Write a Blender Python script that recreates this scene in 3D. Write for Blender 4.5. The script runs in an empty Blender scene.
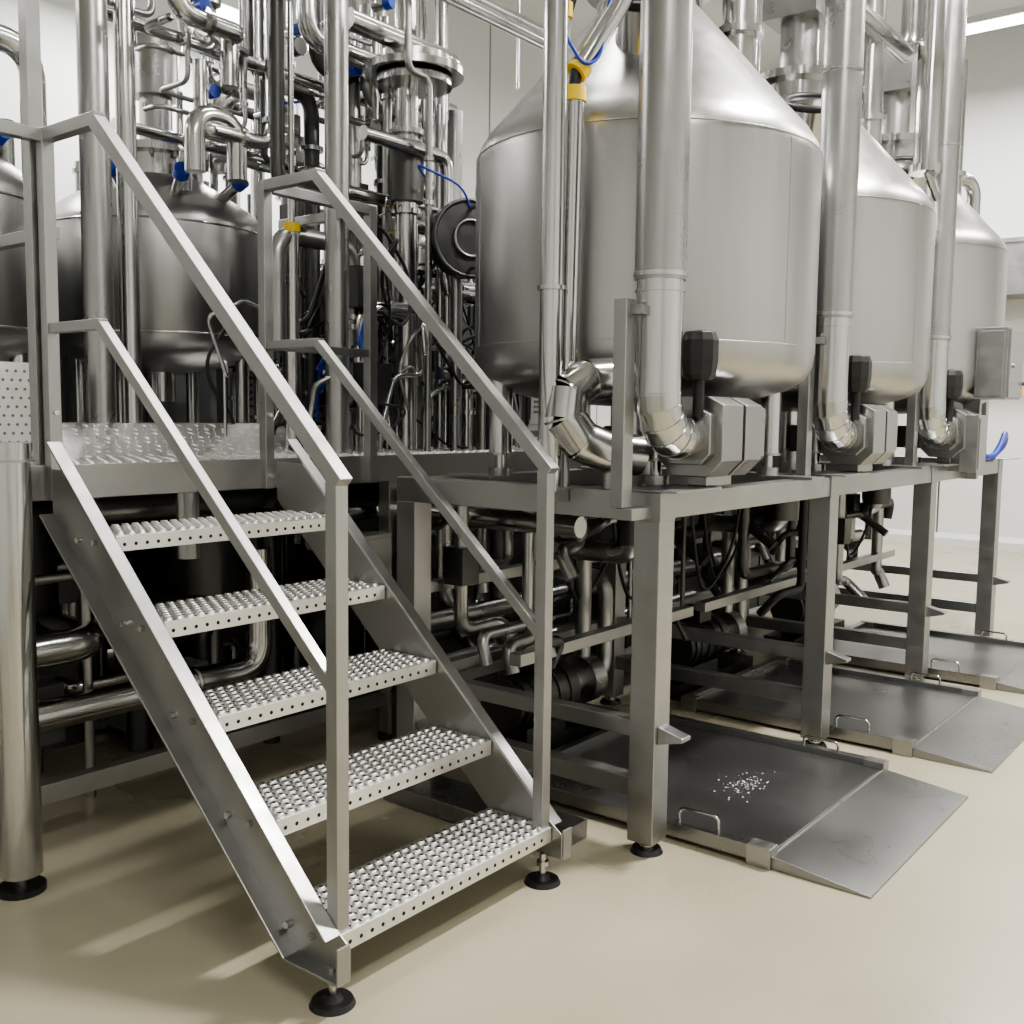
import bpy, math, random
from mathutils import Vector, Matrix
random.seed(7)
V=Vector
# ---------------------------------------------------------------- materials
def newmat(name):
    m=bpy.data.materials.new(name); m.use_nodes=True
    nt=m.node_tree; b=nt.nodes['Principled BSDF']
    return m,nt,b
def steel(name,base,rough,var=0.08,stretch=(1,1,1),scale=6,bump=0.0,metal=1.0,tint=(1,0.997,0.98),cv=.10):
    m,nt,b=newmat(name)
    tc=nt.nodes.new('ShaderNodeTexCoord'); mp=nt.nodes.new('ShaderNodeMapping')
    mp.inputs['Scale'].default_value=stretch
    n=nt.nodes.new('ShaderNodeTexNoise'); n.inputs['Scale'].default_value=scale; n.inputs['Detail'].default_value=5
    nt.links.new(tc.outputs['Object'],mp.inputs['Vector']); nt.links.new(mp.outputs[0],n.inputs['Vector'])
    cr=nt.nodes.new('ShaderNodeMapRange')
    cr.inputs['From Min'].default_value=0.3; cr.inputs['From Max'].default_value=0.7
    cr.inputs['To Min'].default_value=max(0.02,rough-var); cr.inputs['To Max'].default_value=rough+var
    nt.links.new(n.outputs[0],cr.inputs[0]); nt.links.new(cr.outputs[0],b.inputs['Roughness'])
    mx=nt.nodes.new('ShaderNodeMix'); mx.data_type='RGBA'
    mx.inputs[6].default_value=tuple(base*t*(1-cv) for t in tint)+(1,)
    mx.inputs[7].default_value=tuple(min(1,base*t*(1+cv)) for t in tint)+(1,)
    nt.links.new(n.outputs[0],mx.inputs[0]); nt.links.new(mx.outputs[2],b.inputs['Base Color'])
    b.inputs['Metallic'].default_value=metal
    if bump>0:
        bp=nt.nodes.new('ShaderNodeBump'); bp.inputs['Strength'].default_value=bump; bp.inputs['Distance'].default_value=0.01
        nt.links.new(n.outputs[0],bp.inputs['Height']); nt.links.new(bp.outputs[0],b.inputs['Normal'])
    return m
def plain(name,col,rough=0.5,metal=0,emit=0,var=0.06):
    m,nt,b=newmat(name)
    n=nt.nodes.new('ShaderNodeTexNoise'); n.inputs['Scale'].default_value=9
    tc=nt.nodes.new('ShaderNodeTexCoord'); nt.links.new(tc.outputs['Object'],n.inputs['Vector'])
    mx=nt.nodes.new('ShaderNodeMix'); mx.data_type='RGBA'
    mx.inputs[6].default_value=tuple(c*(1-var) for c in col)+(1,)
    mx.inputs[7].default_value=tuple(min(1,c*(1+var)) for c in col)+(1,)
    nt.links.new(n.outputs[0],mx.inputs[0]); nt.links.new(mx.outputs[2],b.inputs['Base Color'])
    b.inputs['Roughness'].default_value=rough; b.inputs['Metallic'].default_value=metal
    if emit:
        b.inputs['Emission Color'].default_value=(1,0.98,0.94,1); b.inputs['Emission Strength'].default_value=emit
    return m
TANK=steel('brushed_tank_steel',0.43,0.33,0.025,(7,7,0.3),2.5,0.0,cv=.07)
VESS=steel('brushed_vessel_steel',0.37,0.32,0.03,(7,7,0.3),2.5,0.0,cv=.07)
FRAME=steel('satin_frame_steel',0.40,0.38,0.06,(1,1,1),14)
POLI=steel('polished_pipe_steel',0.53,0.19,0.05,(1,1,1),5)
DULL=steel('dull_pipe_steel',0.38,0.30,0.04,(1,1,1),8,cv=.04)
DARK=steel('dark_steel',0.11,0.4,0.1,(1,1,1),8)
TREAD=steel('galvanised_tread',0.80,0.38,0.08,(1,1,1),20)
DECK=steel('deck_plate_steel',0.68,0.38,0.1,(1,1,1),20)
WET=steel('wet_scale_plate',0.29,0.31,0.05,(1,1,1),2.2,0.006,0.95,(1,1,1),.12)
BLACK=plain('black_rubber',(0.012,0.012,0.012),0.45)
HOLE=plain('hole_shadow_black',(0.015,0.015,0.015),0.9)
YEL=plain('yellow_plastic',(0.75,0.52,0.03),0.4)
BLUE=plain('blue_plastic',(0.015,0.05,0.38),0.35)
WHITE=plain('white_powder',(0.85,0.85,0.83),0.9)
LED=plain('led_diffuser',(1,1,1),0.5,0,9)
WHT=plain('white_enamel',(0.6,0.61,0.6),0.4)
SHADE_SKIRT=plain('shade_skirt_panel',(0.05,0.052,0.054),0.5)  # near-black tone standing in for the shade under the deck
CABG=plain('cabinet_grey',(0.13,0.132,0.132),0.45)

# ---------------------------------------------------------------- builder
class B:
    def __init__(s,name): s.n=name; s.v=[]; s.f=[]; s.mi=[]; s.sm=[]; s.mats=[]
    def m(s,mat):
        if mat not in s.mats: s.mats.append(mat)
        return s.mats.index(mat)
    def add(s,vs,fs,mat,smooth=False):
        o=len(s.v); k=s.m(mat); s.v+= [tuple(a) for a in vs]
        for f in fs: s.f.append([i+o for i in f]); s.mi.append(k); s.sm.append(smooth)
    def box(s,x0,x1,y0,y1,z0,z1,mat):
        vs=[(x,y,z) for x in (x0,x1) for y in (y0,y1) for z in (z0,z1)]
        s.add(vs,[(0,1,3,2),(4,6,7,5),(0,4,5,1),(2,3,7,6),(0,2,6,4),(1,5,7,3)],mat)
    def cbox(s,x,y,z,sx,sy,sz,mat): s.box(x-sx/2,x+sx/2,y-sy/2,y+sy/2,z-sz/2,z+sz/2,mat)
    def beam(s,p0,p1,w,h,mat,up=(0,0,1)):
        p0=V(p0);p1=V(p1); d=(p1-p0).normalized(); u=V(up)
        if abs(d.dot(u))>0.98: u=V((0,1,0))
        r=u.cross(d).normalized(); u=d.cross(r).normalized()
        vs=[]
        for p in (p0,p1):
            for a in (-1,1):
                for b in (-1,1): vs.append(p+r*a*w/2+u*b*h/2)
        s.add(vs,[(0,1,3,2),(4,6,7,5),(0,4,5,1),(2,3,7,6),(0,2,6,4),(1,5,7,3)],mat)
    def prism(s,pts,axis,a0,a1,mat):
        n=len(pts); vs=[]
        for a in (a0,a1):
            for (p,q) in pts:
                vs.append((a,p,q) if axis=='x' else (p,a,q) if axis=='y' else (p,q,a))
        fs=[tuple(range(n))[::-1],tuple(range(n,2*n))]+[(i,(i+1)%n,n+(i+1)%n,n+i) for i in range(n)]
        s.add(vs,fs,mat)
    def cyl(s,p0,p1,r,mat,r1=None,seg=20,caps=True):
        p0=V(p0);p1=V(p1); r1=r if r1 is None else r1
        d=(p1-p0).normalized(); u=V((0,0,1)) if abs(d.z)<0.9 else V((1,0,0))
        a=d.cross(u).normalized(); b=d.cross(a)
        cs=[(math.cos(2*math.pi*i/seg),math.sin(2*math.pi*i/seg)) for i in range(seg)]
        A=[p0+(a*c+b*t)*r for c,t in cs]; C=[p1+(a*c+b*t)*r1 for c,t in cs]
        s.add(A+C,[(i,(i+1)%seg,seg+(i+1)%seg,seg+i) for i in range(seg)],mat,True)
        if caps:
            s.add(A,[tuple(range(seg))[::-1]],mat); s.add(C,[tuple(range(seg))],mat)
    def tube(s,pts,r,mat,bend=0.1,steps=6,seg=16,caps=True):
        P=[V(p) for p in pts]; Q=[P[0]]
        for i in range(1,len(P)-1):
            a=P[i-1]-P[i]; b=P[i+1]-P[i]; l=min(bend,a.length*0.49,b.length*0.49)
            A=P[i]+a.normalized()*l; C=P[i]+b.normalized()*l
            for k in range(steps+1):
                t=k/steps; Q.append(A*(1-t)**2+P[i]*2*t*(1-t)+C*t*t)
        Q.append(P[-1]); n=len(Q)
        T=[(Q[min(i+1,n-1)]-Q[max(i-1,0)]).normalized() for i in range(n)]
        u=V((0,0,1)) if abs(T[0].z)<0.9 else V((1,0,0)); a=T[0].cross(u).normalized()
        vs=[]
        for i in range(n):
            a=(a-T[i]*a.dot(T[i])).normalized(); b=T[i].cross(a)
            vs+=[Q[i]+(a*math.cos(2*math.pi*k/seg)+b*math.sin(2*math.pi*k/seg))*r for k in range(seg)]
        fs=[(i*seg+k,i*seg+(k+1)%seg,(i+1)*seg+(k+1)%seg,(i+1)*seg+k) for i in range(n-1) for k in range(seg)]
        s.add(vs,fs,mat,True)
        if caps: s.add(vs[:seg],[tuple(range(seg))[::-1]],mat); s.add(vs[-seg:],[tuple(range(seg))],mat)
    def seg_elbow(s,pts,r,mat):
        for i in range(len(pts)-1):
            a=V(pts[i]);c=V(pts[i+1]);d=(c-a).normalized()*r*.12
            s.cyl(a-d,c+d,r,mat,seg=28,caps=(i in (0,len(pts)-2)))
            if i>0:
                d=(V(pts[i+1])-V(pts[i-1])).normalized()*0.004
                s.cyl(V(pts[i])-d,V(pts[i])+d,r*1.04,mat,seg=28)
    def lathe(s,x,y,prof,mat,seg=64,smooth=True):
        vs=[];n=len(prof)
        for (r,z) in prof:
            for k in range(seg):
                t=2*math.pi*k/seg; vs.append((x+r*math.cos(t),y+r*math.sin(t),z))
        fs=[(i*seg+k,i*seg+(k+1)%seg,(i+1)*seg+(k+1)%seg,(i+1)*seg+k) for i in range(n-1) for k in range(seg)]
        s.add(vs,fs,mat,smooth)
    def ring(s,c,axis,R,r,mat,seg=24,ss=8):
        c=V(c);d=V(axis).normalized();u=V((0,0,1)) if abs(d.z)<0.9 else V((1,0,0))
        a=d.cross(u).normalized(); b=d.cross(a); vs=[]
        for i in range(seg):
            t=2*math.pi*i/seg; e=a*math.cos(t)+b*math.sin(t)
            for k in range(ss):
                q=2*math.pi*k/ss; vs.append(c+e*(R+r*math.cos(q))+d*r*math.sin(q))
        fs=[(i*ss+k,i*ss+(k+1)%ss,((i+1)%seg)*ss+(k+1)%ss,((i+1)%seg)*ss+k) for i in range(seg) for k in range(ss)]
        s.add(vs,fs,mat,True)
    def bump(s,x,y,z,r,h,mat,n=8,inner=.55):
        ring=lambda q,zz:[(x+q*math.cos(2*math.pi*i/n),y+q*math.sin(2*math.pi*i/n),zz) for i in range(n)]
        A=ring(r,z); C=ring(r*.75,z+h); D=ring(r*inner,z+h)
        s.add(A+C+D,[(i+o,(i+1)%n+o,n+(i+1)%n+o,n+i+o) for o in (0,n) for i in range(n)],mat,True)
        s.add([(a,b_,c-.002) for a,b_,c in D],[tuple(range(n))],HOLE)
    def done(s,bevel=0):
        me=bpy.data.meshes.new(s.n); me.from_pydata(s.v,[],s.f)
        for m in s.mats: me.materials.append(m)
        me.polygons.foreach_set('material_index',s.mi); me.polygons.foreach_set('use_smooth',s.sm)
        me.update(); o=bpy.data.objects.new(s.n,me); bpy.context.collection.objects.link(o)
        if bevel:
            md=o.modifiers.new('edge','BEVEL'); md.width=bevel; md.segments=2; md.limit_method='ANGLE'; md.angle_limit=math.radians(50)
        return o

# ---------------------------------------------------------------- room
def roommat(name,c1,c2,rough,scale):
    m,nt,b=newmat(name)
    tc=nt.nodes.new('ShaderNodeTexCoord'); n=nt.nodes.new('ShaderNodeTexNoise'); n.inputs['Scale'].default_value=scale; n.inputs['Detail'].default_value=8
    nt.links.new(tc.outputs['Object'],n.inputs['Vector'])
    cr=nt.nodes.new('ShaderNodeValToRGB'); cr.color_ramp.elements[0].position=0.35; cr.color_ramp.elements[1].position=0.68
    cr.color_ramp.elements[0].color=c1+(1,); cr.color_ramp.elements[1].color=c2+(1,)
    nt.links.new(n.outputs[0],cr.inputs[0]); nt.links.new(cr.outputs[0],b.inputs['Base Color'])
    mr=nt.nodes.new('ShaderNodeMapRange'); mr.inputs['To Min'].default_value=rough-0.08; mr.inputs['To Max'].default_value=rough+0.12
    nt.links.new(n.outputs[0],mr.inputs[0]); nt.links.new(mr.outputs[0],b.inputs['Roughness'])
    return m
FLOOR=roommat('beige_epoxy_floor',(0.375,0.34,0.25),(0.465,0.425,0.32),0.27,0.9)
WALL=roommat('white_panel_wall',(0.62,0.63,0.62),(0.69,0.70,0.69),0.5,0.6)
x0,x1,y0,y1,H=-3.0,13.6,-4.0,8.0,6.3
b=B('floor'); b.box(x0,x1,y0,y1,-0.1,0,FLOOR); b.done()
b=B('ceiling'); b.box(x0,x1,y0,y1,H,H+0.1,WALL); b.done()
for nm,a in (('wall_back',(x0,x1,y1,y1+.1)),('wall_front',(x0,x1,y0-.1,y0)),('wall_left',(x0-.1,x0,y0,y1)),('wall_right',(x1,x1+.1,y0,y1))):
    b=B(nm); b.box(a[0],a[1],a[2],a[3],0,H,WALL)
    if nm=='wall_back':
        for i in range(13): b.box(x0+1.2*i+.6,x0+1.2*i+.62,y1-.006,y1,0,H,DULL)
    if nm=='wall_right':
        for i in range(10): b.box(x1-.006,x1,y0+1.2*i+.6,y0+1.2*i+.62,0,H,DULL)
    b.done()
b=B('baseboard_right'); b.prism([(x1,0),(x1-.08,0),(x1-.08,.1),(x1,.16)],'y',y0,y1,WHT); b.done()
b=B('baseboard_back'); b.prism([(y1,0),(y1-.08,0),(y1-.08,.1),(y1,.16)],'x',x0,x1-.1,WHT); b.done()

# ---------------------------------------------------------------- staircase
SX0,SX1=1.745,2.70; Y0=1.94; Z0=0.19; DZ=0.243; DY=0.262; SL=DZ/DY
b=B('platform_staircase')
def nos(y): return Z0+(y-Y0)*SL
for sx,xo in ((SX0,1),(SX1,-1)):
    pts=[(Y0-.04,.085),(Y0-.04,.17),(Y0+.03,nos(Y0+.03)),(3.2,nos(3.2)),(3.36,1.36),(3.36,nos(3.36)-.30),(Y0+.17,.085)]
    b.prism(pts,'x',sx,sx+xo*0.006,FRAME)
    fl=-xo*0.045
    def fb(p,q):
        b.beam((sx+fl/2,p[0],p[1]),(sx+fl/2,q[0],q[1]),0.05,0.008,FRAME)
    fb((Y0+.0,nos(Y0+.0)-.0),(3.3,nos(3.3)-.0)); fb((Y0+.17,.088),(3.36,nos(3.36)-.30))
    fb((Y0-.04,.088),(Y0+.17,.088))
    b.box(min(sx,sx+fl),max(sx,sx+fl),Y0-.045,Y0-.037,.083,.185,FRAME)
    for k in range(5):
        yy=Y0+DY*k+.1; zz=Z0+DZ*k-.03
        b.cyl((sx,yy,zz),(sx-xo*0.014,yy,zz),.011,POLI,seg=6)
        b.cyl((sx,yy+.1,zz),(sx-xo*0.014,yy+.1,zz),.011,POLI,seg=6)
    fx=sx+(-0.005 if xo>0 else -0.03); fy=Y0+.02
    b.cyl((fx,fy,.015),(fx,fy,.10),.011,POLI,seg=12); b.cyl((fx,fy,.06),(fx,fy,.075),.022,POLI,seg=6)
    b.cyl((fx,fy,0),(fx,fy,.014),.062,BLACK,r1=.055,seg=28); b.cyl((fx,fy,.014),(fx,fy,.03),.03,BLACK,r1=.018)
    xr=sx+(0.025 if xo>0 else -0.03); w=0.042
    py=Y0+.03
    def rz(y): return nos(y)+1.175
    ybend=3.07
    b.beam((xr,py,.19),(xr,py,rz(py)-.01),w,w,FRAME)
    b.beam((xr,py-.024,rz(py)-.017),(xr,ybend,2.46),w+.002,w,FRAME)
    b.beam((xr,ybend-.02,2.461),(xr,3.39,2.461),w-.0015,w,FRAME)
    b.beam((xr,3.39,1.25),(xr,3.39,2.478),w+.001,w,FRAME)
    b.beam((xr,py,rz(py)-.56),(xr,ybend,2.46-.63),w*.8,w*.8,FRAME)
    b.beam((xr,ybend-.015,1.831),(xr,3.39,1.831),w*.77,w*.8,FRAME)
    for zz in (1.30,1.55): b.cyl((xr,3.37,zz),(xr,3.36,zz),.01,POLI,seg=6)
for k in range(5):
    y=Y0+DY*k; z=Z0+DZ*k; xa,xb=SX0+.01,SX1-.01; d=.27
    b.box(xa,xb,y+.001,y+d,z-.004,z,TREAD)
    b.box(xa+.001,xb-.001,y,y+.004,z-.052,z-.001,TREAD); b.box(xa+.001,xb-.001,y+d-.004,y+d+.001,z-.052,z-.001,TREAD)
    b.box(xa-.001,xa+.004,y+.005,y+d-.005,z-.052,z-.005,TREAD); b.box(xb-.004,xb+.001,y+.005,y+d-.005,z-.052,z-.005,TREAD)
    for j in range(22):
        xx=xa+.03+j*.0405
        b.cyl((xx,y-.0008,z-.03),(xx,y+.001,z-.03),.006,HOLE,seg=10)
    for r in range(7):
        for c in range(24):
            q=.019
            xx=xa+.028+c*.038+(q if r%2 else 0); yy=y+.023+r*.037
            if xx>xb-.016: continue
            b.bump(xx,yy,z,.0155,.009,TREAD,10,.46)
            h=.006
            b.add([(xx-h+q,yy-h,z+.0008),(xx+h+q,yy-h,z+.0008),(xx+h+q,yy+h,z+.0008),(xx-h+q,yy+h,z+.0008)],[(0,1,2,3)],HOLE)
b.done(0.0022)

# ---------------------------------------------------------------- platform
DZT=1.37
b=B('work_platform')
b.box(0,9.2,3.42,6.25,DZT-.006,DZT,DECK)
b.box(0,9.2,3.40,3.42,DZT-.12,DZT+.001,FRAME); b.box(0,9.2,6.25,6.27,DZT-.12,DZT+.12,FRAME)
for j in range(47):
    for i in range(52):
        xx=1.55+i*.055+(.027 if j%2 else 0); yy=3.45+j*.058
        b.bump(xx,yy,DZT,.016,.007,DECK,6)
for yy in (4.1,4.9,5.7): b.box(.01,9.19,yy,yy+.05,DZT-.1,DZT-.007,FRAME)
for xx in (.3,3.44,5.4,7.2,9.1):
    for yy in (3.46,6.2):
        b.box(xx-.035,xx+.035,yy-.035,yy+.035,.03,DZT-.01,FRAME)
        b.cyl((xx,yy,0),(xx,yy,.03),.055,BLACK)
b.box(.01,9.19,3.452,3.508,.17,.24,FRAME)
b.box(.3,9.1,6.1,6.12,.02,DZT-.01,SHADE_SKIRT)  # dark rear sheet added so the space under the deck looks shaded
b.box(3.62,9.1,3.56,3.58,.03,DZT-.01,SHADE_SKIRT)  # second dark sheet, added for darkness behind the tank frame
for k in range(8): b.box(3.7+.68*k,3.72+.68*k,3.55,3.57,.03,DZT-.02,DARK)
w=.042
b.beam((2.70,3.391,2.459),(3.27,3.391,2.459),w,w,FRAME); b.beam((2.70,3.391,1.83),(3.27,3.391,1.83),w*.8,w*.8,FRAME)
b.beam((3.25,3.39,1.25),(3.25,3.39,2.475),w+.002,w+.002,FRAME)
b.beam((0.1,3.391,2.459),(1.75,3.391,2.459),w,w,FRAME)
b.beam((1.76,3.45,1.3),(1.76,3.45,4.2),.05,.05,FRAME)
b.beam((0.1,3.39,1.25),(0.1,3.39,2.475),w+.002,w+.002,FRAME)
b.beam((1.81,3.42,2.158),(1.81,3.93,2.158),w,w,FRAME)
b.beam((3.25,3.42,2.46),(3.25,4.0,2.46),w,w,FRAME)
# upper deck step: sloping checkered tread plate
b.prism([(3.80,DZT+.001),(4.15,1.505),(4.6,1.505),(4.6,DZT+.001)],'x',2.01,3.78,DECK)
nz=V((0,-.134,.35)).normalized()
for j in range(8):
    for i in range(38):
        t=(j+.5)/8; xx=2.04+i*.046+(.023 if j%2 else 0)
        if xx>3.76: continue
        c=V((xx,3.80+.35*t,DZT+.001+.134*t)); a=V((1,0,0)); e=nz.cross(a)
        d1=(a+e*(1 if (i+j)%2 else -1)).normalized(); d2=nz.cross(d1)
        vs=[c-d1*.017,c+d2*.005,c+d1*.017,c-d2*.005]; top=[c-d1*.010+nz*.004,c+d1*.010+nz*.004]
        b.add(vs+top,[(0,3,4),(3,5,4),(3,2,5),(2,1,5),(1,4,5),(1,0,4)],TREAD,True)
b.done(0.002)
b=B('perforated_step_box')
b.box(.3,2.0,3.95,4.5,DZT,1.74,DECK)
for i in range(50):
    for j in range(10):
        xx=.34+i*.0333+(.0166 if j%2 else 0); zz=DZT+.03+j*.034
        b.cyl((xx,3.951,zz),(xx,3.949,zz),.006,CABG,seg=8)
b.done()
b=B('round_platform_column')
cx,cy=1.535,3.225
b.cyl((cx,cy,.06),(cx,cy,1.40),.066,POLI,seg=36); b.cyl((cx,cy,1.40),(cx,cy,1.455),.075,POLI,seg=36)
b.cyl((cx,cy,1.395),(cx,cy,1.402),.08,FRAME,seg=36)
b.cyl((cx,cy,0),(cx,cy,.02),.075,BLACK); b.cyl((cx,cy,.02),(cx,cy,.06),.02,POLI)
b.box(cx-.02,cx+.02,cy,3.41,1.28,1.34,FRAME)
b.done()

# ---------------------------------------------------------------- tank support frame
LX=[3.11,4.665,6.22,7.775]; LY=1.82; BY=2.98
b=B('tank_support_frame')
for i,lx in enumerate(LX):
    for ly in (LY,BY):
        b.box(lx-.052,lx+.052,ly-.052,ly+.052,.045,1.20,FRAME)
        b.cyl((lx,ly,.02),(lx,ly,.05),.016,POLI); b.cyl((lx,ly,0),(lx,ly,.018),.06,BLACK,r1=.05,seg=24)
        b.cyl((lx,ly,.018),(lx,ly,.03),.03,POLI)
    b.box(lx-.051,lx+.051,LY-.054,BY+.054,1.198,1.30,FRAME)
    b.box(lx-.03,lx+.03,LY+.05,BY-.05,.42,.48,FRAME)
    b.prism([(LY-.052,.41),(LY-.15,.435),(LY-.15,.45),(LY-.052,.475)],'x',lx-.03,lx+.03,FRAME)
    b.box(lx-.035,lx+.035,LY+.05,BY-.05,.20,.27,FRAME)
    bx=lx-.15
    b.box(bx-.03,bx+.03,LY+.02,LY+.028,1.25,1.95,FRAME); b.box(bx-.031,bx-.024,LY+.02,LY+.07,1.25,1.949,FRAME)
    b.box(bx-.032,lx-.05,LY-.02,LY+.05,1.21,1.249,FRAME)
    b.box(lx-.06,lx+.27,LY-.12,LY+.12,1.3005,1.308,FRAME)
    if i<3:
        b.box(lx+.06,lx+1.49,LY+.06,BY-.06,1.20,1.212,FRAME)  # thin plates added under the tanks to shade the floor below
        b.box(lx+.06,lx+1.49,2.45,2.51,.56,.61,FRAME)
b.box(LX[0]-.045,LX[-1]+.045,LY-.047,LY+.047,1.206,1.294,FRAME)
b.box(LX[0]-.045,LX[-1]+.045,BY-.047,BY+.047,1.206,1.294,FRAME)
b.box(LX[0]-.04,LX[-1]+.04,BY-.028,BY+.028,.425,.475,FRAME)
b.box(LX[0]-.04,LX[-1]+.04,BY-.028,BY+.028,.80,.85,FRAME)
b.box(2.85,3.07,2.05,2.9,.0,.07,WET)
b.done(0.003)

# ---------------------------------------------------------------- big tanks
TX=[3.885,5.44,6.995]; TY=2.36; R=.727
for i,tx in enumerate(TX):
    b=B('stainless_storage_tank')
    b.lathe(tx,TY,[(0.02,1.60),(.30,1.615),(.50,1.645),(.62,1.68),(.69,1.72),(.718,1.775),(R,1.84),(R,2.2),(R,2.60),(R-.004,2.635),(R-.018,2.675),(R-.05,2.725),(.60,2.81),(.45,2.985),(.22,3.25)],TANK,seg=96)
    b.ring((tx,TY,1.845),(0,0,1),R,.0015,TANK,seg=96,ss=6)
    b.ring((tx,TY,2.63),(0,0,1),R-.001,.0015,TANK,seg=96,ss=6)
    for a in (-1.75,2.5):
        p=(tx+(R)*math.cos(a),TY+(R)*math.sin(a))
        b.cyl((p[0],p[1],1.85),(p[0],p[1],2.62),.0015,TANK,seg=6)
    b.cyl((tx,TY,3.24),(tx,TY,3.34),.22,POLI,seg=40); b.cyl((tx,TY,3.34),(tx,TY,3.38),.27,POLI,seg=40)
    b.cyl((tx,TY,3.38),(tx,TY,3.70),.10,DULL,seg=30); b.cbox(tx,TY,3.85,.3,.3,.34,DULL)
    b.cyl((tx+.22,TY-.31,2.95),(tx+.22,TY-.31,3.9),.075,POLI,seg=28); b.cyl((tx+.22,TY-.31,3.16),(tx+.22,TY-.31,3.19),.10,POLI,seg=28)
    b.cyl((tx-.33,TY-.20,2.98),(tx-.40,TY-.25,3.13),.13,POLI,seg=28)
    b.ring((tx-.40,TY-.25,3.13),(-.07,-.05,.15),.14,.018,BLACK)
    for sx in (-1,1):
        for sy in (-1,1):
            px,py=tx+.50*sx,TY+.38*sy
            b.cyl((px,py,1.40),(px,py,1.74),.05,POLI,seg=24); b.cyl((px,py,1.34),(px,py,1.40),.022,POLI)
            b.cyl((px,py,1.306),(px,py,1.34),.05,DULL); b.cyl((px,py,1.395),(px,py,1.405),.058,DULL)
            b.box(px-.07,px+.07,min(py,TY+.62*sy),max(py,TY+.62*sy)+0,1.2955,1.306,FRAME)
    b.cyl((tx,TY,1.40),(tx,TY,1.62),.07,POLI); b.cyl((tx,TY,1.28),(tx,TY,1.40),.10,DULL)
    b.tube([(tx,TY,1.30),(tx,TY,.95),(tx,TY+.45,.95)],.05,DULL,.12)
    b.cyl((tx,TY,1.0),(tx,TY,1.14),.09,DARK)
    b.tube([(tx-.3,TY+.1,1.64),(tx-.3,TY+.1,1.4),(tx+.45,TY+.2,1.4),(tx+.45,TY+.2,.7)],.03,DULL,.1)
    b.cbox(tx-.1,TY-.2,1.46,.22,.16,.14,DARK); b.cyl((tx+.2,TY-.25,1.45),(tx+.2,TY+.3,1.45),.07,DARK)
    b.done()

# ---------------------------------------------------------------- transfer pumps
for i,tx in enumerate(TX):
    b=B('transfer_pump')
    b.box(tx-.5,tx+.42,2.70,2.92,.0,.09,DARK)
    b.cyl((tx-.35,2.81,.27),(tx+.05,2.81,.27),.13,DARK,seg=28)
    for k in range(4): b.cyl((tx-.30+.09*k,2.81,.27),(tx-.285+.09*k,2.81,.27),.137,DARK,seg=28)
    b.cyl((tx-.39,2.81,.27),(tx-.35,2.81,.27),.12,DARK); b.cyl((tx+.05,2.81,.27),(tx+.2,2.81,.27),.07,DULL)
    b.cyl((tx+.2,2.81,.27),(tx+.3,2.81,.27),.12,DULL,seg=28); b.cbox(tx-.15,2.81,.43,.14,.14,.08,DARK)
    b.cbox(tx-.15,2.81,.12,.3,.16,.06,DARK)
    b.tube([(tx+.25,2.81,.38),(tx+.25,2.81,.95),(tx,2.81,.95)],.04,DULL,.12)
    b.tube([(tx+.3,2.81,.27),(tx+.45,2.81,.27),(tx+.45,2.81,.75),(tx+.45,3.3,.75)],.04,DULL,.1)
    b.done()
b=B('tank_outlet_piping')
rp=random.Random(5)
for k in range(46):
    x=rp.uniform(3.25,7.4); y=rp.uniform(2.3,3.4); z=rp.uniform(.45,1.1); r=rp.choice((.012,.018,.025,.032,.04))
    dx=rp.uniform(-.5,.5); dy=rp.uniform(-.2,.15)
    b.tube([(x,y,1.2),(x,y,z),(x+dx,y,z),(x+dx,min(3.5,y+dy),z-.12)],r,rp.choice((DARK,DULL,DULL,BLACK)),r*2.2,5,10)
    if k%4==0: b.cbox(x,y,(z+1.2)/2,.11,.11,.16,DARK)
for k in range(10):
    x=rp.uniform(3.3,7.0); y=rp.uniform(2.3,3.3)
    b.tube([(x,y,1.2),(x+.1,y,.8),(x+.3,y+.05,.62),(x+.5,y,.85),(x+.6,y,1.2)],.009,BLACK,.3,8,8)
b.tube([(3.2,3.15,.62),(7.7,3.15,.62)],.045,DULL); b.tube([(3.2,3.25,.36),(7.7,3.25,.36)],.055,DULL)
for xx in (3.3,4.9,6.4,7.6): b.box(xx-.02,xx+.02,3.12,3.28,0,.7,DARK)
b.done()

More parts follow.
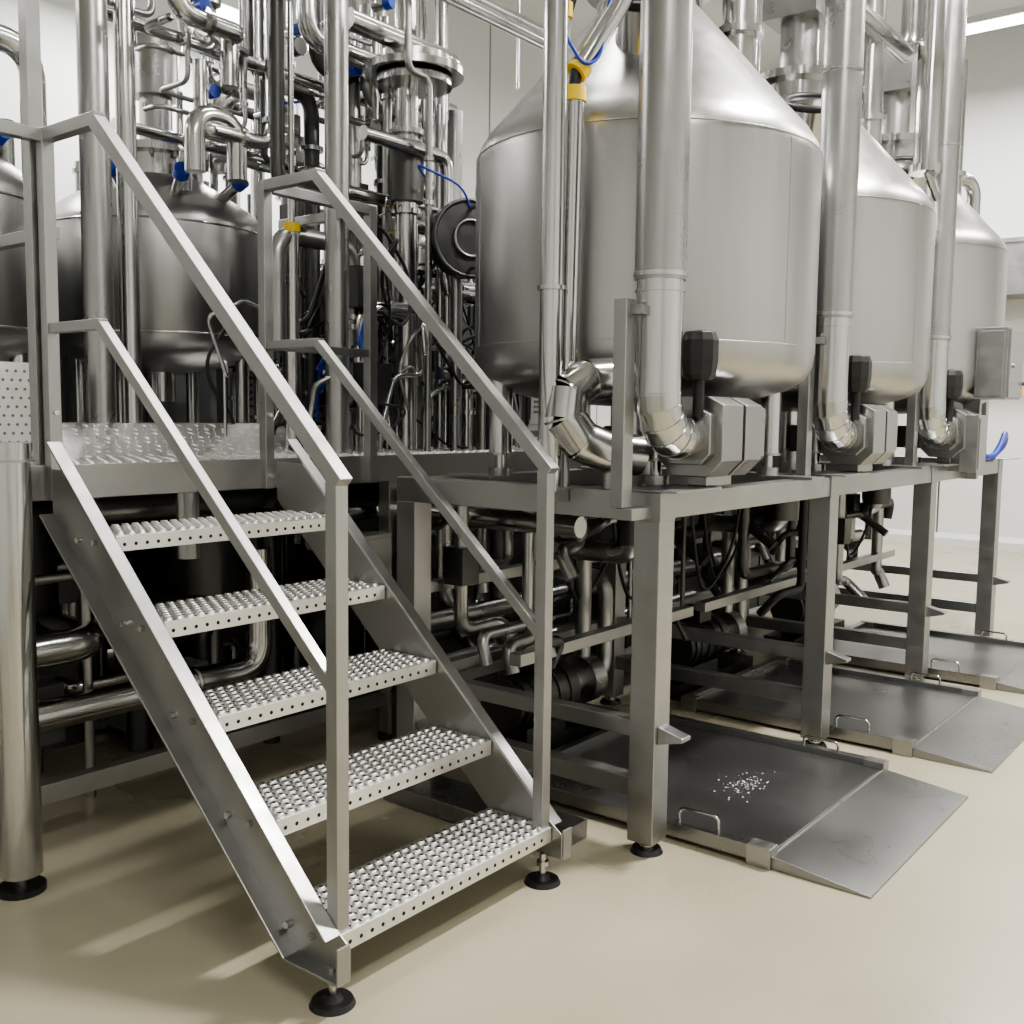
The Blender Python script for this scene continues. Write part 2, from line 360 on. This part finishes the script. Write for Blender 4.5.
# ---------------------------------------------------------------- downpipes and motor valves
for i,lx in enumerate(LX[:3]):
    px,py=lx-.035,1.80; r=.082
    b=B('exhaust_downpipe')
    b.cyl((px,py,2.02),(px,py,6.28),r*1.06,DULL,seg=36); b.cyl((px,py,1.64),(px,py,2.04),r*.97,POLI,seg=36)
    b.cyl((px,py,2.03),(px,py,2.045),r*1.12,POLI,seg=36); b.cyl((px,py,1.98),(px,py,1.985),r*1.05,POLI,seg=36)
    b.cyl((px,py,3.1),(px,py,3.11),r*1.1,POLI,seg=36)
    b.cyl((px,py,4.3),(px,py,4.33),r*1.2,POLI,seg=36)
    c=V((px+.15,py,1.64)); pts=[]
    for k in range(6):
        t=math.pi+ (math.pi/2)*k/5
        pts.append((c.x+.15*math.cos(t),py,c.z+.15*math.sin(t)))
    b.seg_elbow([(px,py,1.66)]+pts+[(px+.2,py,1.49)],r*.97,POLI)
    b.box(lx-.15,px-r*.9,py-.0,py+.04,1.90,1.93,FRAME)
    b.done()
    b=B('motor_damper_valve')
    X=px+.2
    def octp(hw,hh,c=.06): return [(py-hw+c,1.49-hh),(py+hw-c,1.49-hh),(py+hw,1.49-hh+c),(py+hw,1.49+hh-c*.5),(py+hw-c,1.49+hh),(py-hw+c,1.49+hh),(py-hw,1.49+hh-c*.5),(py-hw,1.49-hh+c)]
    b.prism(octp(.10,.10,.04),'x',X,X+.05,DULL)
    b.prism(octp(.13,.145),'x',X+.04,X+.20,DULL); b.prism(octp(.11,.12),'x',X+.199,X+.226,DARK)
    b.prism(octp(.13,.145),'x',X+.225,X+.36,DULL); b.prism(octp(.115,.13),'x',X+.359,X+.376,DARK); b.prism(octp(.12,.135),'x',X+.375,X+.41,DULL)
    kx,ky=X+.0,py-.05
    b.cyl((kx,ky,1.56),(kx,ky,1.70),.02,BLACK)
    b.lathe(kx,ky,[(.0,1.69),(.045,1.69),(.060,1.71),(.066,1.76),(.066,1.83),(.055,1.86),(.0,1.868)],BLACK,seg=10,smooth=False)
    b.box(X+.1,X+.3,py-.04,py+.04,1.308,1.36,FRAME)
    b.done(.004)
b=B('segmented_duct_bend')
pts=[(3.30,2.02,1.70),(3.19,2.05,1.70),(3.08,2.09,1.69),(3.0,2.12,1.64),(2.98,2.12,1.55),(3.03,2.08,1.47),(3.12,2.02,1.43),(3.22,1.97,1.42)]
b.seg_elbow(pts,.075,POLI); b.cyl((3.12,2.02,1.30),(3.12,2.02,1.38),.02,FRAME)
b.done()
b=B('slim_riser_pipe')
b.cyl((2.96,2.17,1.29),(2.96,2.17,6.28),.042,POLI,seg=24)
for z in (2.0,3.0): b.cyl((2.96,2.17,z),(2.96,2.17,z+.015),.052,POLI,seg=24)
b.box(2.93,3.055,2.15,2.19,1.25,1.289,FRAME)
b.done()
b=B('yellow_collar_pipe')
b.cyl((3.075,2.185,1.70),(3.075,2.17,2.69),.038,POLI,seg=24); b.cyl((3.075,2.17,2.67),(3.075,2.17,2.72),.044,YEL,seg=24)
b.cyl((3.075,2.17,2.72),(3.08,2.165,2.78),.022,BLACK)
b.cyl((3.078,2.167,2.77),(3.10,2.155,2.80),.042,YEL); b.cyl((3.09,2.16,2.79),(3.28,2.07,3.12),.04,POLI); b.cyl((3.28,2.07,3.11),(3.30,2.06,6.2),.04,POLI)
b.cyl((3.035,2.19,2.88),(3.035,2.19,6.2),.022,POLI); b.cyl((3.035,2.19,2.95),(3.035,2.19,3.0),.03,YEL)
b.cyl((3.075,2.185,1.3),(3.075,2.185,1.72),.02,DULL)
b.tube([(3.035,2.19,2.9),(3.06,2.12,2.78),(3.13,2.1,2.82),(3.2,2.1,3.1)],.006,BLUE,.08)
b.done()

# ---------------------------------------------------------------- floor scales
for i in range(3):
    ox=3.245+1.555*i
    b=B('floor_scale')
    xa,xb,ya,yb=ox,ox+1.22,1.42,2.62
    b.box(xa+.01,xb-.01,ya+.002,yb-.01,.012,.045,WET)
    b.box(xa,xa+.045,ya+.03,yb,.02,.072,WET); b.box(xb-.045,xb,ya+.03,yb,.02,.072,WET); b.box(xa+.01,xb-.01,yb-.045,yb+.001,.02,.0715,WET)
    b.box(xa+.05,xb-.05,ya-.003,ya+.01,.005,.043,FRAME)
    for (cx,cy) in ((xa+.028,ya+.03),(xb-.028,ya+.03),(xa+.028,yb-.05),(xb-.028,yb-.05)):
        b.box(cx-.033,cx+.033,cy-.045,cy+.045,.0,.075,FRAME)
    b.prism([(ya-.012,.0),(ya-.012,.046),(ya-.36,.008),(ya-.36,.0)],'x',xa+.01,xb-.04,WET)
    b.cyl((xa+.02,ya-.01,.046),(xb-.05,ya-.01,.046),.006,DULL,seg=10)
    b.tube([(xa+.03,ya+.20,.07),(xa+.03,ya+.20,.125),(xa+.03,ya+.36,.125),(xa+.03,ya+.36,.07)],.006,POLI,.03)
    b.tube([(xb-.03,ya+.20,.07),(xb-.03,ya+.20,.115),(xb-.03,ya+.36,.115),(xb-.03,ya+.36,.07)],.006,POLI,.03)
    b.done(.002)
b=B('powder_spill')
for k in range(110):
    x=3.85+random.gauss(0,.09); y=1.80+random.gauss(0,.04); r=random.uniform(.0015,.005)
    b.add([(x+r*math.cos(t*1.05+k)*random.uniform(.5,1.2),y+r*math.sin(t*1.05+k),.0455) for t in range(6)]+[(x,y,.0455+r*.4)],[(j,(j+1)%6,6) for j in range(6)],WHITE)
b.done()

# ---------------------------------------------------------------- background vessels on deck
def vessel(x,y,r,zb,zt):
    b=B('mixing_vessel')
    b.lathe(x,y,[(.02,zb-.14),(r*.5,zb-.11),(r*.85,zb-.05),(r*.97,zb),(r,zb+.06),(r,zt-.05),(r*.98,zt),(r*.9,zt+.06),(r*.65,zt+.16),(r*.42,zt+.24)],VESS,seg=72)
    b.cyl((x,y,zt+.22),(x,y,zt+.36),r*.42,POLI,seg=40); b.cyl((x,y,zt+.36),(x,y,zt+.40),r*.5,POLI,seg=40)
    for k in range(14):
        t=k/14*2*math.pi; b.cyl((x+r*.46*math.cos(t),y+r*.46*math.sin(t),zt+.33),(x+r*.46*math.cos(t),y+r*.46*math.sin(t),zt+.44),.012,DULL,seg=8)
    b.cyl((x,y,zt+.4),(x,y,zt+.7),.09,DULL); b.cyl((x,y,zt+.7),(x,y,zt+1.0),.13,DULL); b.cyl((x,y,zt+.95),(x,y,zt+1.05),.15,POLI)
    for k in range(4):
        t=k*math.pi/2+.6; px,py=x+r*.8*math.cos(t),y+r*.8*math.sin(t)
        b.cyl((px,py,DZT),(px,py,zb+.05),.04,POLI); b.cyl((px,py,DZT),(px,py,DZT+.02),.07,DULL)
    for k in range(6):
        t=k*1.05+.3; px,py=x+r*.68*math.cos(t),y+r*.68*math.sin(t)
        b.cyl((px,py,zt+.1),(px,py,zt+.28),.035,POLI); b.cyl((px,py,zt+.27),(px,py,zt+.29),.05,POLI)
        b.cyl((px,py,zt+.29),(px,py,zt+.33),.036,BLUE if k%2 else POLI)
    for k in range(3):
        t=-2.5+k*.55; c,s_=math.cos(t),math.sin(t)
        b.cyl((x+r*.75*c,y+r*.75*s_,zt+.08),(x+r*1.02*c,y+r*1.02*s_,zt+.17),.03,POLI); b.cyl((x+r*1.0*c,y+r*1.0*s_,zt+.165),(x+r*1.08*c,y+r*1.08*s_,zt+.19),.042,BLUE)
    b.cyl((x,y,zb-.3),(x,y,zb-.1),.08,POLI)
    b.box(x-.12,x+.02,y-r-.03,y-r+.05,zb+.25,zb+.42,FRAME)
    b.ring((x,y,zb+.06),(0,0,1),r,.006,POLI,72,6); b.ring((x,y,zt-.06),(0,0,1),r,.006,POLI,72,6)
    b.done()
VES=((3.42,5.30,.60),(2.05,5.1,.58),(5.6,5.3,.62),(7.2,5.2,.62))
vessel(3.42,5.30,.60,1.92,2.62); vessel(2.05,5.1,.58,1.86,2.55); vessel(5.6,5.3,.62,1.9,2.75)
vessel(7.2,5.2,.62,1.9,2.75)
for k in range(7):
    xx=.9+k*1.15
    b=B('added_dark_cabinet')  # cabinet row added to darken the background behind the vessels
    b.box(xx,xx+1.1,6.0,6.22,DZT+.06,2.55,CABG); b.box(xx+.03,xx+.54,5.985,6.0,DZT+.12,2.5,CABG); b.box(xx+.56,xx+1.07,5.985,6.0,DZT+.12,2.5,CABG)
    b.box(xx+.02,xx+1.08,6.02,6.2,DZT,DZT+.06,BLACK)
    for q in range(6): b.box(xx+.1,xx+.45,5.978,5.985,1.6+q*.05,1.62+q*.05,BLACK)
    b.cyl((xx+.5,5.985,2.1),(xx+.5,5.96,2.1),.012,POLI); b.box(xx+.7,xx+.9,5.978,5.985,2.1,2.3,DARK)
    b.done(.003)

# ---------------------------------------------------------------- process piping
b=B('process_piping')
def flange(p,axis,r,mat=POLI):
    p=V(p);a=V(axis).normalized(); b.cyl(p-a*.012,p+a*.012,r*1.45,mat,seg=20)
b.cyl((2.47,4.30,1.505),(2.47,4.30,6.28),.065,DULL,seg=28); b.cyl((2.64,4.33,1.505),(2.64,4.33,6.28),.045,POLI,seg=24)
b.cyl((3.27,3.63,DZT),(3.27,3.63,6.28),.055,DULL,seg=28)
b.cyl((3.18,3.84,DZT),(3.18,3.84,2.42),.034,POLI); b.cyl((3.18,3.84,2.40),(3.18,3.84,2.44),.04,YEL); b.cyl((3.18,3.84,2.44),(3.18,3.84,4),.014,POLI)
b.cyl((3.9,3.8,DZT),(3.9,3.8,5.2),.06,POLI,seg=28)
for z in (2.1,2.6,3.0,3.35): flange((3.9,3.8,z),(0,0,1),.06)
b.cyl((3.9,3.8,2.65),(3.9,3.8,2.95),.09,DARK)
for z,rr in ((3.24,.20),(3.29,.26),(3.35,.19)): b.cyl((3.95,3.8,z),(3.95,3.8,z+.035),rr,POLI,seg=36)
b.tube([(3.45,3.75,3.42),(4.25,3.75,3.42),(4.25,4.1,3.42),(3.5,4.1,3.42),(3.5,4.1,4.6)],.05,POLI,.12,8)
b.tube([(3.5,3.7,2.9),(4.1,3.7,2.9),(4.1,3.7,2.2),(4.5,3.7,2.2)],.035,POLI,.08)
b.tube([(4.3,3.6,DZT),(4.3,3.6,2.7),(4.6,3.6,2.7),(4.6,4.2,2.7),(4.6,4.2,5)],.04,DULL,.1)
b.tube([(2.5,3.5,3.6),(9,3.5,3.6)],.035,POLI); b.tube([(5.0,2.0,3.62),(6.15,2.0,3.62),(6.15,2.0,4.6)],.055,POLI,.14)
b.tube([(2.0,4.1,4.0),(9,4.1,4.0)],.05,DULL)
b.tube([(1.85,4.2,2.75),(1.85,4.2,3.02),(2.15,4.2,3.02),(2.15,4.2,2.5)],.05,POLI,.14,8)
b.tube([(0.5,4.2,2.92),(1.95,4.2,2.92),(1.95,4.9,2.8)],.04,POLI,.1); b.tube([(0.5,4.5,3.1),(1.7,4.5,3.1),(1.7,4.9,2.8)],.035,POLI,.1)
for hy in (3.5,4.1):
    for hx in (5.2,8.6): b.cyl((hx,hy,3.6),(hx,hy,6.28),.01,DULL,seg=8)
rm=random.Random(21)
for k in range(32):
    x=rm.uniform(2.8,4.7); y=rm.uniform(4.15,4.75); z=rm.uniform(2.85,3.7); r=rm.choice((.012,.018,.026,.036,.045)); mat=rm.choice((POLI,POLI,DULL,DULL))
    dx=rm.choice((-1,1))*rm.uniform(.15,.5); dy=rm.uniform(-.25,.25); dz=rm.uniform(-.4,.5)
    pts=[(x,y,z+rm.uniform(.3,1.6)),(x,y,z),(x+dx,y,z),(x+dx,y+dy,z),(x+dx,y+dy,z+dz)]
    b.tube(pts,r,mat,r*2.4+.02,5,12); flange((x,y,z+.12),(0,0,1),r); flange((x+dx*.5,y,z),(1,0,0),r)
    u=rm.random()
    if u<.45: b.cyl((x,y,z+.2),(x,y-.09,z+.2),.026,POLI); b.cyl((x,y-.09,z+.2),(x,y-.14,z+.2),.034,BLUE)
    elif u<.55: b.beam((x,y-.04,z+.2),(x+.13,y-.04,z+.24),.02,.012,BLUE)
    elif u<.75: b.cyl((x,y-.03,z+.2),(x,y-.07,z+.2),.05,POLI,seg=24); b.cyl((x,y-.071,z+.2),(x,y-.073,z+.2),.043,WHT,seg=24)
    elif u<.85: b.cyl((x,y,z+.16),(x,y,z+.32),r+.035,DULL)
b.tube([(2.98,4.3,2.70),(2.98,4.3,2.98),(3.22,4.3,2.98),(3.22,4.3,2.70)],.05,POLI,.14,8)
b.tube([(2.6,4.45,3.35),(4.8,4.45,3.35)],.03,POLI,.08); b.tube([(2.8,4.7,2.95),(3.9,4.7,2.95),(3.9,4.7,1.5)],.028,POLI,.08)
def clear(x,y):
    return all((x-a)**2+(y-c)**2>(r+.08)**2 for a,c,r in VES)
n=0
while n<56:
    x=random.uniform(3.5,5.6); y=random.uniform(3.6,5.9)
    if not clear(x,y): continue
    n+=1; r=random.choice((.012,.018,.025,.035,.045,.05)); mat=random.choice((POLI,DULL,DULL,DARK))
    z=random.uniform(1.7,3.7); dx=random.choice((-1,1))*random.uniform(.15,.6)
    pts=[(x,y,DZT),(x,y,z),(x+dx,y,z)]
    if random.random()<.7: pts.append((x+dx,y,z+random.choice((-.5,.4,1.0))))
    b.tube(pts,r,mat,r*2.2+.02,5,12)
    for q in range(2):
        zz=random.uniform(DZT+.1,z-.1); flange((x,y,zz),(0,0,1),r)
    u=random.random(); zz=random.uniform(1.6,z)
    if u<.2: b.cyl((x,y,zz),(x,y,zz+.04),r*1.5,random.choice((BLUE,YEL,BLACK)))
    elif u<.45: b.cyl((x,y-.02,zz),(x,y-.16,zz),.05,DULL)
    elif u<.75: b.cbox(x,y-.06,zz,.14,.12,.2,DARK)
b.done()
b=B('hose_and_cable_bundle')
for k in range(56):
    x=random.uniform(3.3,4.6); y=random.uniform(3.5,4.2); z=random.uniform(1.5,2.5); pts=[(x,y,z)]
    for j in range(6):
        x+=random.uniform(-.22,.22); y+=random.uniform(-.1,.12); y=max(3.45,y); z+=random.uniform(-.3,.2); z=max(1.39,z); pts.append((x,y,z))
    pts.append((x,y,1.38))
    b.tube(pts,random.choice((.006,.009,.013)),random.choice((BLACK,BLACK,BLACK,BLACK,DULL,POLI,BLUE)),.3,8,8)
b.done()
b=B('tank_top_hose')
for k in range(2):
    b.tube([(3.50+.03*k,2.2,3.10),(3.42+.03*k,2.22,3.25),(3.28+.02*k,2.3,3.22),(3.25+.01*k,2.36,3.0),(3.30,2.42,2.72)],.014,BLACK,.12,8,10)
b.done()
b=B('manway_lid')
b.cyl((4.05,3.55,2.45),(4.0,3.45,2.45),.19,DARK,seg=32); b.ring((4.0,3.45,2.45),(.05,.1,0),.19,.012,DARK); b.ring((4.0,3.44,2.45),(.05,.1,0),.09,.008,DULL)
b.tube([(4.0,3.44,2.6),(3.97,3.36,2.6),(3.97,3.36,2.3),(4.0,3.44,2.3)],.01,DULL,.03)
b.cyl((4.07,3.6,DZT),(4.07,3.6,2.45),.03,DULL)
b.done()

# ---------------------------------------------------------------- under-platform piping
b=B('underfloor_piping')
b.tube([(.4,3.72,.66),(2.1,3.72,.66),(2.1,4.6,.66)],.068,POLI,.15,8)
b.tube([(1.62,4.3,.40),(1.62,3.75,.40),(2.9,3.75,.40),(2.9,3.75,.95)],.06,POLI,.14,8)
for xx in (1.75,2.55): b.ring((xx,3.75,.40),(1,0,0),.062,.010,POLI)
b.tube([(2.2,3.9,1.15),(5,3.9,1.15)],.05,DULL); b.tube([(2.6,3.6,1.1),(3.50,3.6,1.1),(3.50,3.0,1.1),(3.50,2.4,1.1)],.045,POLI,.1)
b.tube([(2.5,3.7,.95),(2.5,3.7,1.3)],.05,DULL); b.tube([(3.0,3.52,.98),(9,3.52,.98)],.03,DULL)
for k in range(90):
    x=random.uniform(1.4,6.0); y=random.uniform(3.72,5.6); z=random.uniform(.25,1.2); r=random.choice((.02,.03,.04,.055))
    dx=random.uniform(-.7,.7); dy=random.uniform(-.1,.4)
    b.tube([(x,y,.0),(x,y,z),(x+dx,y,z),(x+dx,y+dy,z)],r,random.choice((DULL,DULL,DARK,DARK,POLI)),r*2,5,12)
    if k%4==0: b.cbox(x,y,z*.7,.2,.16,.24,CABG)
for k in range(7):
    x=1.9+k*1.0; b.cyl((x,4.7,.35),(x+.55,4.7,.35),.17,CABG); b.cyl((x-.1,4.7,.35),(x,4.7,.35),.12,DULL); b.box(x-.1,x+.6,4.5,4.9,.0,.16,DARK)
for (x,y) in ((2.0,4.3),(3.0,4.25)):
    b.cyl((x,y,.7),(x,y,1.15),.22,DARK,seg=32); b.cyl((x,y,.5),(x,y,.7),.06,DARK,r1=.22,seg=32)
    b.cyl((x,y,.0),(x,y,.5),.05,DULL)
b.done()
b=B('junction_box')
b.box(3.12,3.30,3.30,3.45,.78,1.02,FRAME); b.box(3.135,3.285,3.29,3.30,.795,1.005,FRAME); b.box(3.30,3.42,3.40,3.44,.88,.92,FRAME)
b.tube([(3.22,3.37,.80),(3.22,3.37,.6),(3.4,3.42,.3)],.006,BLACK,.1)
b.done(.003)

# ---------------------------------------------------------------- control cabinet on the right
b=B('control_cabinet')
b.box(6.70,7.06,1.52,1.70,1.70,2.13,FRAME); b.box(6.71,7.05,1.505,1.52,1.71,2.12,FRAME); b.box(6.693,6.70,1.54,1.68,1.72,2.11,FRAME)
b.cyl((7.02,1.50,1.80),(7.02,1.49,1.80),.012,BLACK); b.cyl((6.76,1.49,1.9),(6.76,1.505,1.9),.015,DULL)
b.box(6.86,6.90,1.70,1.80,1.2,2.0,FRAME)
b.box(6.45,6.62,1.60,1.70,1.26,1.60,FRAME); b.box(6.46,6.61,1.592,1.60,1.28,1.58,FRAME)
b.box(6.5,6.56,1.70,1.78,1.26,1.5,FRAME)
b.cyl((7.08,1.53,1.74),(7.08,1.53,1.78),.03,YEL)
b.tube([(6.62,1.66,1.38),(6.8,1.6,1.33),(6.95,1.58,1.44),(7.1,1.6,1.5),(7.3,1.64,1.42),(7.6,1.8,1.3)],.018,BLUE,.2)
b.done(.003)
b=B('overflow_pipe')
b.tube([(7.2,2.15,2.85),(7.2,2.15,3.2),(7.62,2.0,3.2),(7.62,2.0,2.6),(7.85,1.95,2.5),(7.85,1.95,1.3)],.045,POLI,.12,8)
b.done()
b=B('drop_pipe')
b.cyl((5.95,1.82,2.94),(5.95,1.82,6.25),.07,POLI,seg=28); b.cyl((5.95,1.82,2.92),(5.95,1.82,2.96),.09,POLI,seg=28)
b.cyl((5.95,1.82,2.94),(6.12,1.80,2.80),.02,DULL)
b.done()
b=B('wall_ventilation_duct')
b.box(12.9,13.6,1.6,3.6,3.05,3.65,FRAME); b.box(12.88,12.9,1.58,3.62,3.03,3.08,FRAME); b.box(12.88,12.9,1.58,3.62,3.62,3.67,FRAME)
b.done()

# ---------------------------------------------------------------- lamps
def lamp(x,y,z,l,power,w=.25,axis='x'):
    b=B('pendant_or_fill_light')
    sx,sy=(l/2,w/2) if axis=='x' else (w/2,l/2)
    b.box(x-sx,x+sx,y-sy,y+sy,z,z+.07,WHT); b.box(x-sx+.02,x+sx-.02,y-sy+.02,y+sy-.02,z-.012,z,LED)
    for t in (-.7,.7):
        b.cyl((x+(sx*t if axis=='x' else 0),y+(0 if axis=='x' else sy*t),z+.07),(x+(sx*t if axis=='x' else 0),y+(0 if axis=='x' else sy*t),H),.006,DULL,seg=6)
    b.done()
    L=bpy.data.lights.new('strip_or_fill_lamp','AREA'); L.shape='RECTANGLE'; L.size=sx*2; L.size_y=sy*2; L.energy=power; L.color=(1,.98,.945)
    o=bpy.data.objects.new('strip_or_fill_lamp',L); o.location=(x,y,z-.02); bpy.context.collection.objects.link(o)
lamp(5.2,.3,5.5,1.2,450)
lamp(0.2,-1.4,5.6,3.0,140,.4); lamp(8.8,-.6,5.6,3.0,170,.4)  # unseen lamps added as front fill
lamp(11.5,3.0,5.6,3.0,330,.3,'y'); lamp(5.6,7.1,4.75,3.2,190); lamp(1.5,7.1,4.75,3.0,110)  # first and last lamps unseen, added as fill; middle one is real
lamp(4.6,3.2,6.1,3.0,95)  # unseen overhead lamp added to brighten the tank cones
w=bpy.data.worlds.new('world'); bpy.context.scene.world=w; w.use_nodes=True
w.node_tree.nodes['Background'].inputs[0].default_value=(.8,.85,.9,1); w.node_tree.nodes['Background'].inputs[1].default_value=.4
bpy.context.scene.view_settings.look='AgX - Medium High Contrast'

# ---------------------------------------------------------------- camera
yaw=math.radians(38.3); p=math.radians(5.25); a=0.012
f=V((math.cos(yaw),math.sin(yaw),0)); r=V((math.sin(yaw),-math.cos(yaw),0)); z=V((0,0,1))
F=f*math.cos(p)-z*math.sin(p); U=f*math.sin(p)+z*math.cos(p)
Rc=r*math.cos(a)+U*math.sin(a); Uc=U*math.cos(a)-r*math.sin(a)
M=Matrix((( Rc.x,Uc.x,-F.x,0),(Rc.y,Uc.y,-F.y,0),(Rc.z,Uc.z,-F.z,1.55),(0,0,0,1)))
cam=bpy.data.cameras.new('camera'); cam.sensor_width=36; cam.lens=36; cam.clip_start=.05
co=bpy.data.objects.new('camera',cam); bpy.context.collection.objects.link(co); co.matrix_world=M
bpy.context.scene.camera=co
